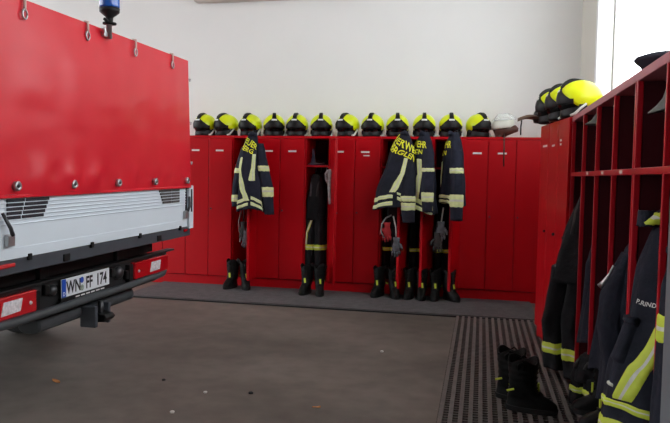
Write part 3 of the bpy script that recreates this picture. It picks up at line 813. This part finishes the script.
boot(.265, 3.93, -8, 'nearer black boot standing alone on the slatted mat', 'boots on the slatted mat', z=.0245, sc=1.02, zs=.88)
boot(.21, 4.12, -14, 'black boot on the slatted mat, standing behind the nearer one', 'boots on the slatted mat', z=.0245, sc=1.02, zs=.88)
boot(.70, 3.80, 172, 'black boot in the right rack bottom, near the big trousers', 'boots in the rack', z=.0755, sc=.95)
boot(.70, 3.55, 176, 'black boot in the right rack bottom, beside the large jacket hem', 'boots in the rack', z=.0755, sc=.95)

trousers('bunched dark trousers with lime tape standing low at the rack foot', (.655, 4.02, .36), R(-50), .30, .11, .11, 'blk', 51, band_v=.45, group='clothes on the right racks', hv=.13)
# ------------------------------------------------------------------ gloves, cloth, folder
def glove(t, m, ox, oz, s_, spread=1.):
    g_ = MB()
    g_.loft([[(ox + hw*math.cos(2*PI*k/14), .022*math.sin(2*PI*k/14)*f, oz+z) for k in range(14)] for z, hw, f in ((.05, .040, 1.3), (.0, .034, 1.1), (-.05, .048, 1.1), (-.09, .046, .9), (-.10, .040, .6))])
    for i, (dx, ln) in enumerate(((-.034, .065), (-.012, .080), (.012, .076), (.034, .058))):
        g_.tube([(ox+dx, 0, oz-.085), (ox+dx*1.2*spread, -.008, oz-.085-ln*.55), (ox+dx*1.2*spread, -.002, oz-.085-ln)], [.0125, .012, .007], 8)
    g_.tube([(ox+s_*.035, 0, oz-.02), (ox+s_*.062, -.012, oz-.055), (ox+s_*.066, -.016, oz-.09)], [.016, .014, .008], 8)
    return g_.build('glove_hand', m, t, smooth=True)
t = thing('work_gloves', 'dark gloves on a cord hanging under the single left jacket', 'gloves', (-2.705, 7.42, .80))
glove(t, 'gloved', 0, -.06, 1); glove(t, 'glove', .03, -.16, -1)
MB().tube([(-.02, 0, .15), (-.055, -.015, .0), (-.05, -.015, -.12), (.0, -.01, -.2)], .006, 6).build('cord', 'cordg', t, smooth=True)
MB().tube([(0, 0, .0), (0, .01, .1), (0, .02, .2)], .008, 6).build('hanging_strap', 'black', t, smooth=True)
t = thing('work_gloves', 'red and grey gloves with a cord, under the leftmost of the three jackets', 'gloves', (-.945, 7.25, .80))
glove(t, 'gred', -.05, .0, -1); g2 = glove(t, 'glove', .06, -.16, 1); g2['label'] = 'grey glove'
MB().tube([(.0, 0, .13), (-.06, -.015, .10), (-.105, -.02, .03), (-.11, -.02, -.05), (-.075, -.02, -.12)], .009, 6).build('cord', 'cordg', t, smooth=True)
MB().tube([(.02, -.01, .12), (.05, -.02, .0), (.055, -.02, -.10)], .007, 6).build('hanging_strap', 'strapg', t, smooth=True)
t = thing('work_gloves', 'dark grey glove pair hanging under the rightmost of the three jackets', 'gloves', (-.41, 7.22, .83))
glove(t, 'glove', .0, .0, 1); glove(t, 'gloved', -.03, -.12, -1)
MB().tube([(0, 0, .03), (.01, .01, .12), (.02, .01, .2)], .007, 6).build('hanging_strap', 'strapg', t, smooth=True)

x, y = doorx(5, .30)
t = thing('cloth', 'pale grey cloth hung on the edge of the open trouser locker door', 'cloth', (-1.692, D-.075, 1.42))
Drape([(0, 0, 0, 0, .015, .012, 0), (.1, 0, 0, -.02, .028, .02, 0), (.5, .004, 0, -.2, .024, .016, .3), (1, .014, 0, -.40, .018, .012, .5)], .25, 5, 3).mesh(36, 24).build('folds', 'cloth', t, smooth=True)
MB().tube([(-.02, -.01, -.01), (-.045, -.02, -.05), (-.04, -.02, -.12), (-.02, -.01, -.16)], .010, 8).build('loose_end', 'cloth', t, smooth=True)

t = thing('plastic_folder', 'pale blue folder leaning on the shelf of the open trouser locker', 'folder', (kc(5)-.03, D+.08, 1.4635))
MB().box(-.10, .10, 0, .17, 0, .010).build('papers', 'paper', t, bevel=.003)
MB().prism([(-.092, .011), (-.02, .011), (-.055, .20), (-.064, .20)], 'y', .06, .075).build('cover', 'paper', t, bevel=.002)
MB().tube([(-.1, -.005, .018), (-.04, -.02, .028), (.05, -.012, .022), (.1, .0, .03)], .005, 6).build('cord', 'cordg', t, smooth=True)

# ------------------------------------------------------------------ truck
TX, TY = -2.42, 3.86
T = thing('pickup_truck', 'white and red flatbed truck rear with a red tarpaulin cover, parked on the left', 'truck', (TX, TY, 0))
T.rotation_euler = (.011, 0, 0)
BX = .17                      # rear plane of the bed; x < 0 runs forward
HWD = 1.13                    # half width of the bed
# tarpaulin: a box of panels, the rear one slightly rippled
def tarp():
    m = MB(); X = BX+.02; LEN = 3.3
    z0, z1 = 1.232, 2.197; y0t, y1t, y0b, y1b = -1.10, 1.005, -1.12, 1.065
    def rear(u, v):
        y = (y0b+(y0t-y0b)*v) + ((y1b-y0b) + ((y1t-y0t)-(y1b-y0b))*v)*u; z = z0+(z1-z0)*v
        e = min(1, 9*min(u, 1-u))*min(1, 9*(1-v))
        d = e*(.016*noise.noise(Vector((u*3.2, v*2.2, 1.3))) + .007*noise.noise(Vector((u*11, v*3, 4.)))*(1-.5*v))
        d += e*.009*math.exp(-((v-.09)/.07)**2)*(math.sin(u*29)**2 + .8*noise.noise(Vector((u*17, v*9, 2.))))
        d += e*.0025*noise.noise(Vector((u*6+v*5, v*9-u*4, 7.)))
        d += e*.018*math.sin(PI*u)*math.sin(PI*v)
        return (X+d, y, z + (.006*math.sin(u*2*PI*4.5)*(1-v)**6))
    n, k = 70, 44
    m.add([rear(i/n, j/k) for i in range(n+1) for j in range(k+1)], [[i*(k+1)+j, (i+1)*(k+1)+j, (i+1)*(k+1)+j+1, i*(k+1)+j+1] for i in range(n) for j in range(k)])
    F_ = lambda y, z, x_: (x_, y, z)
    a, b_, c_, d_ = F_(y0b, z0, X), F_(y1b, z0, X), F_(y1t, z1, X), F_(y0t, z1, X)
    e, f, g_, h = F_(y0b, z0, X-LEN), F_(y1b, z0, X-LEN), F_(y1t, z1, X-LEN), F_(y0t, z1, X-LEN)
    m.add([a, b_, c_, d_, e, f, g_, h], [[3, 2, 6, 7], [1, 5, 6, 2], [4, 0, 3, 7], [5, 4, 7, 6]])
    o = m.build('tarpaulin', 'tarp', T)
    for p_ in o.data.polygons[:n*k]: p_.use_smooth = True
    # hem strip, eyelets, hooks
    MB().box(X-.012, X+.004, y0b, y1b, z0-.012, z0+.004).build('hem', 'tarp', o, bevel=.003)
    for yy in (2.885, 3.353, 3.825, 4.31, 4.826):
        mt_ = Matrix.Translation((X+.020, yy-TY, z0+.047)) @ Matrix.Rotation(PI/2, 4, 'Y')
        ey = MB().lathe([(.013, -.02), (.024, -.02), (.025, .002), (.019, .008), (.013, .002)], 20, mtx=mt_).build('eyelet', 'steel', o, smooth=True)
        MB().lathe([(.010, -.02), (.010, .004), (.004, .010)], 12, mtx=mt_).build('eyelet_pin', 'dsteel', ey)
    for i, yy in enumerate((2.959, 3.5, 4.043, 4.576)):
        yl = yy-TY; q = MB()
        q.tube([(X-.01, yl+.002, z1+.006), (X+.012, yl+.004, z1+.004), (X+.014, yl+.002, z1-.03), (X+.014, yl, z1-.06)], .007, 8)
        q.build('hook_strap', 'rope', o, smooth=True)
        q = MB(); q.tube([(X+.014, yl+.017*math.cos(2*PI*k_/16), z1-.075+.024*math.sin(2*PI*k_/16)) for k_ in range(17)], .005, 8)
        q.build('hook_ring', 'steel', o, smooth=True)
    for zz, yy in ((2.06, 1.034), (1.73, 1.052), (1.42, 1.068)):
        q = MB(); q.tube([(X-.03, yy+.004, zz), (X+.004, yy+.005, zz), (X+.006, yy-.012, zz-.015)], .007, 8); q.build('edge_clip', 'steel', o, smooth=True)
tarp()
# bed: floor frame, tailgate, side boards
TG0, TG1 = .918, 1.232
m = MB()
m.box(BX-.03, BX, -HWD+.045, HWD-.10, TG0, TG1)
nr = 7
for i in range(nr):
    z = TG1-.012-i*.021; m.box(BX, BX+.006, -HWD+.05, HWD-.105, z-.007, z)
m.box(BX, BX+.005, -HWD+.05, HWD-.105, TG0, TG0+.055)
tg = m.build('tailgate', 'alu', T, bevel=.002)
for side in (-1, 1):
    v_ = MB(); lo, hi = ((-1.015, -.69) if side < 0 else (.56, .885))
    for i in range(5):
        z = TG1-.0125-i*.021-.010
        mid = lo + (hi-lo)*.42 - i*.008
        sh_ = .012*i
        for a_, b_ in (((lo+.006*i*(side > 0), mid-.008), (mid+.008, hi-sh_)) if side < 0 else ((lo+.014*i, hi-.13), (hi-.115, hi))):
            v_.box(BX+.004, BX+.009, a_, b_, z-.010, z+.006)
    v_.build('vent_slots', 'slot' if side < 0 else 'slot2', tg)
for y0_, y1_ in ((-HWD-.02, -HWD+.04), (HWD-.075, HWD)):
    m = MB().box(BX-.06, BX+.012, y0_, y1_, TG0-.02, TG1+.005)
    pp = m.build('corner_post', 'alu', T, bevel=.004)
    MB().box(BX+.010, BX+.015, (y0_+y1_)/2-.014, (y0_+y1_)/2+.010, 1.03, 1.21).build('post_slot', 'slot', pp)
MB().box(BX-.004, BX+.007, HWD-.125, HWD-.105, 1.0, 1.225).build('gap_seal', 'slot', T)
for yy, s_ in ((-1.005, -1), (.985, 1)):
    m = MB(); m.tube([(BX+.018, yy+.055*s_, 1.15), (BX+.035, yy+.02*s_, 1.075), (BX+.03, yy, 1.04)], [.008, .010, .011], 8)
    l_ = m.build('latch_lever', 'dsteel', T, smooth=True)
    MB().box(BX+.004, BX+.03, yy-.03, yy+.02, .985, 1.045).build('latch_plate', 'steel', l_, bevel=.006)
for s_ in (-1, 1):
    MB().box(BX-3.2, BX-.06, s_*HWD-.015, s_*HWD+.015, TG0, TG1).build('side_board', 'alu', T, bevel=.003)
MB().box(BX-3.2, BX-.03, -HWD, HWD, .90, .93).build('bed_floor', 'sill', T)
sl_ = MB().box(BX-.05, BX-.002, -HWD-.01, HWD-.03, .842, TG0-.003).build('rear_sill', 'sill', T, bevel=.004)
for yy in (3.009, 3.57, 4.143, 4.76):
    MB().box(BX-.004, BX+.014, yy-TY-.013, yy-TY+.013, TG0-.02, TG0+.014).build('hinge', 'black', sl_, bevel=.003)
for yy in (3.33, 4.43):
    MB().box(BX-.004, BX+.006, yy-TY-.03, yy-TY+.03, .85, .892).build('rubber_buffer', 'black', sl_, bevel=.006)
for ya_, yb_ in ((-1.13, -.96), (.97, 1.03)):
    MB().box(BX-.002, BX+.010, ya_, yb_, .878, .900).build('marker_lamp', 'lampr', sl_, bevel=.008)
# chassis under the bed
m = MB()
for s_ in (-1, 1): m.box(-3.0, -.05, s_*.42-.04, s_*.42+.04, .56, .80)
for xx in (-.12, -1.2, -2.4): m.box(xx-.04, xx+.04, -.95, .95, .72, .86)
m.box(-.5, -.1, -1.0, 1.0, .80, .86)
m.box(-.42, -.12, -.95, .95, .50, .80)
m.build('chassis_frame', 'chas', T, bevel=.005)
for s_, nm in ((-1, 'a'), (1, 'b')):
    wv = MB()
    prof = [(.19, -.10), (.27, -.11), (.305, -.10), (.315, -.06), (.315, .06), (.305, .10), (.27, .11), (.19, .10)]
    wv.lathe(prof, 36, mtx=Matrix.Translation((-1.25, s_*1.0, .318 - s_*.011)) @ Matrix.Rotation(PI/2, 4, 'X'))
    wh = wv.build('rear_wheel', 'tyre', T, smooth=True)
    MB().lathe([(.05, -.07), (.19, -.05), (.195, .05), (.05, .07)], 28, mtx=Matrix.Translation((-1.25, s_*1.0, .318 - s_*.011)) @ Matrix.Rotation(PI/2, 4, 'X')).build('rim', 'dsteel', wh, smooth=True)
MB().tube([(-1.25, -.9, .32), (-1.25, .9, .32)], .06, 12).build('rear_axle', 'chas', T, smooth=True)
# bumper: dark plate with a step edge and a bar curled up at its ends
m = MB(); m.box(-.05, -.012, -1.04, 1.05, .535, .712); m.box(-.06, .004, -1.08, 1.16, .708, .722)
bp_ = m.build('bumper_plate', 'chas', T, bevel=.004)
bar = MB()
pts = [(-.035, -1.15, .63), (-.0, -1.14, .585), (.02, -1.08, .557), (.03, -.8, .550), (.032, 0, .550), (.03, .75, .550), (.02, .92, .557), (.0, .99, .585), (-.035, 1.0, .63)]
dense = []
for i in range(len(pts)-1):
    for q in range(6):
        dense.append(tuple(Vector(pts[i]).lerp(Vector(pts[i+1]), q/6)))
dense.append(pts[-1])
bar.tube(dense, .025, 12)
bar.build('bumper_bar', 'bar', T, smooth=True)
MB().box(-.03, -.004, -.555, .50, .706, .720).build('step_edge', 'steel', bp_, bevel=.003)
for ya_, yb_ in ((-1.11, -.605), (.475, .985)):
    lm = MB(); lm.prism([(ya_+.0, .578), (yb_-.0, .575), (yb_+.008*(ya_ > 0), .61), (yb_-.0, .697), (ya_+.01, .697), (ya_, .64)], 'x', -.012, .035)
    lo_ = lm.build('tail_lamp', 'lampr', T, bevel=.008)
    wa = ya_ + .30; s2 = .10
    MB().prism([(wa-.085, .60), (wa+.065, .603), (wa+.085, .672), (wa-.062, .672)], 'x', .032, .039).build('reversing_lens', 'lampw', lo_, bevel=.003)
    MB().lathe([(.012, 0), (.008, .008)], 12, mtx=Matrix.Translation((.034, yb_-.055 if ya_ < 0 else ya_+.05, .632)) @ Matrix.Rotation(PI/2, 4, 'Y')).build('lamp_screw', 'lampw', lo_)
    MB().box(-.02, .02, (yb_ if ya_ < 0 else ya_-.055), (yb_+.055 if ya_ < 0 else ya_), .56, .69).build('lamp_holder', 'black', T, bevel=.006)
# licence plate with its lettering
PLT = Matrix.Translation((.012, -.095, .655))
pl = MB().box(-.004, .004, -.26, .26, -.055, .055).build('licence_plate', 'plate', T, bevel=.003, loc=(.012, -.095, .652))
MB().box(.0035, .0052, -.259, -.218, -.054, .054).build('euro_band', 'blue', pl)
RM = Matrix(((0, 0, 1, .0056), (1, 0, 0, 0), (0, 1, 0, 0), (0, 0, 0, 1)))   # text plane: x -> +y, y -> +z, faces +x
def plate_text(body, size, yc, zc, m_, name, sx=1.):
    vs, fs = text_mesh(body, size, 0.0, size*.028)
    xs = [v[0] for v in vs]; ys = [v[1] for v in vs]; cx, cz = (min(xs)+max(xs))/2, (min(ys)+max(ys))/2
    return MB().add([(.0058, yc+(v[0]-cx)*sx, zc+(v[1]-cz)) for v in vs], fs).build(name, m_, pl)
plate_text('WN', .104, -.145, 0, 'pink', 'plate_lettering', .78)
plate_text('FF', .104, .025, 0, 'pink', 'plate_lettering', .78)
plate_text('174', .104, .170, 0, 'pink', 'plate_lettering', .80)
plate_text('D', .032, -.238, -.033, 'plate', 'country_letter')
for zc, mk in ((.024, 'blue'), (-.024, 'seal')):
    MB().lathe([(.019, 0), (.019, .001)], 20, mtx=Matrix.Translation((.005, -.055, zc)) @ Matrix.Rotation(PI/2, 4, 'Y')).build('plate_seal', mk, pl)
MB().box(-.008, .010, -.275, .275, -.075, -.056).build('plate_holder', 'black', pl, bevel=.003)
for i in range(6):
    MB().box(.0101, .0106, -.13+i*.055, -.088+i*.055, -.0715, -.0635).build('holder_print', 'white_ink', pl)
MB().lathe([(.042, 0), (.045, .02), (.03, .04), (.012, .045)], 20, mtx=Matrix.Translation((-.012, .30, .652)) @ Matrix.Rotation(PI/2, 4, 'Y')).build('trailer_socket', 'dsteel', T, smooth=True)
MB().lathe([(.03, 0), (.034, .02), (.012, .035)], 18, mtx=Matrix.Translation((-.012, -.42, .655)) @ Matrix.Rotation(PI/2, 4, 'Y')).build('plate_lamp', 'dsteel', T, smooth=True)
for yy, zz in ((.22, .665), (.41, .62), (-.48, .67)):
    MB().box(-.012, .015, yy-.022, yy+.022, zz-.03, zz+.03).build('bracket', 'black', T, bevel=.006)
# underrun tube, tow hitch
ub = MB(); rings = []
for yy, k_ in ((-.515, .86), (-.505, 1), (.54, 1), (.56, .86)):
    rings.append([(-.09+.075*k_*math.copysign(abs(math.cos(2*PI*q/24))**.8, math.cos(2*PI*q/24)), yy, .462+.05*k_*math.copysign(abs(math.sin(2*PI*q/24))**.8, math.sin(2*PI*q/24))) for q in range(24)])
ub.loft(rings).build('underrun_bar', 'bar', T, smooth=False)
hb = MB()
hb.box(-.03, .08, -.105, -.075, .365, .50); hb.box(-.03, .08, .045, .075, .365, .50); hb.box(-.03, .05, -.075, .045, .40, .43); hb.box(-.03, .035, -.085, .08, .44, .50)
ht = hb.build('tow_hitch', 'sill', T, bevel=.006)
MB().tube([(.06, -.01, .52), (.06, -.01, .41)], .018, 12).build('hitch_pin', 'dsteel', ht, smooth=True)
jaw = MB(); jaw.prism([(.03, .385), (.11, .395), (.13, .42), (.11, .44), (.03, .45)], 'y', -.055, .05); jaw.build('hitch_jaw', 'black', ht, bevel=.008)
for s_ in (-1, 1):
    MB().box(-.14, -.06, s_*.40-.03, s_*.40+.03, .46, .60).build('bar_bracket', 'black', T, bevel=.004)
# blue beacon on its stem at the rear frame
bc = MB().lathe([(.016, -.09), (.016, -.01), (.020, -.01), (.020, .0)], 14, mtx=Matrix.Translation((BX+.045, -.155, 2.235))).build('beacon_stem', 'steel', T, smooth=True)
MB().box(BX-.0, BX+.045, -.205, -.115, 2.148, 2.180).build('beacon_clamp', 'steel', bc, bevel=.006)
MB().tube([(BX+.045, -.205, 2.17), (BX+.045, -.215, 2.195)], .012, 10).build('clamp_bolt', 'steel', bc)
MB().lathe([(.018, 0), (.040, .004), (.040, .014), (.02, .018), (.022, .045), (.058, .075), (.060, .098), (.056, .10)], 28, mtx=Matrix.Translation((BX+.045, -.150, 2.225))).build('beacon_base', 'black', bc, smooth=True)
MB().tube([(BX+.045, -.15, 2.237), (BX+.045, -.205, 2.25)], .010, 10).build('wing_screw', 'black', bc)
MB().lathe([(.056, .0), (.060, .01), (.058, .10), (.050, .125), (.03, .14), (.004, .143)], 28, mtx=Matrix.Translation((BX+.045, -.150, 2.323))).build('beacon_dome', 'bluel', bc, smooth=True)

# ------------------------------------------------------------------ bits on the floor
def leaf(x, y, rz, label, s_=1., m_='leaf'):
    o = MB(); vs = []; n = 9
    for i in range(n):
        q = i/(n-1); hw = .018*math.sin(PI*min(1, q*1.05))*s_
        vs += [(q*.09*s_, -hw, .004+.004*math.sin(q*5)), (q*.09*s_, hw, .007+.003*math.cos(q*6))]
    o.add(vs, [[2*i, 2*i+1, 2*i+3, 2*i+2] for i in range(n-1)])
    ob = o.build('dry_leaf', m_, solid=.002, loc=(x, y, 0), rot=(0, 0, R(rz)))
    tag(ob, label, 'leaf', 'dry leaves on the floor')
leaf(-2.66, 3.77, -25, 'orange-brown dry leaf on the floor in front of the truck')
leaf(-.92, 3.71, 30, 'small orange dry leaf near the bottom middle of the floor', .55)
def crumb(x, y, r_, m_, label):
    o = MB(); rg = []
    for z, k in ((.0, .9), (.4, 1.), (.8, .6)):
        rg.append([(r_*k*math.cos(2*PI*q/8)*(1+.3*math.sin(q*2.3+x*9)), r_*k*math.sin(2*PI*q/8), z*r_) for q in range(8)])
    ob = o.loft(rg).build('grit_crumb', m_, loc=(x, y, .0005)); tag(ob, label, 'debris', 'crumbs on the floor')
crumb(-1.62, 3.80, .012, 'crumb', 'small white crumb on the open floor left of the dark lump')
crumb(-1.98, 3.96, .012, 'black', 'tiny dark crumb on the floor between the tan leaf and white crumb')
crumb(-1.35, 3.86, .016, 'black', 'dark lump on the floor right of the white crumb')
crumb(-1.66, 3.43, .014, 'crumb', 'pale crumb near the bottom edge of the floor')
crumb(-.71, 5.06, .014, 'crumb', 'pale crumb on the floor in front of the three jackets')
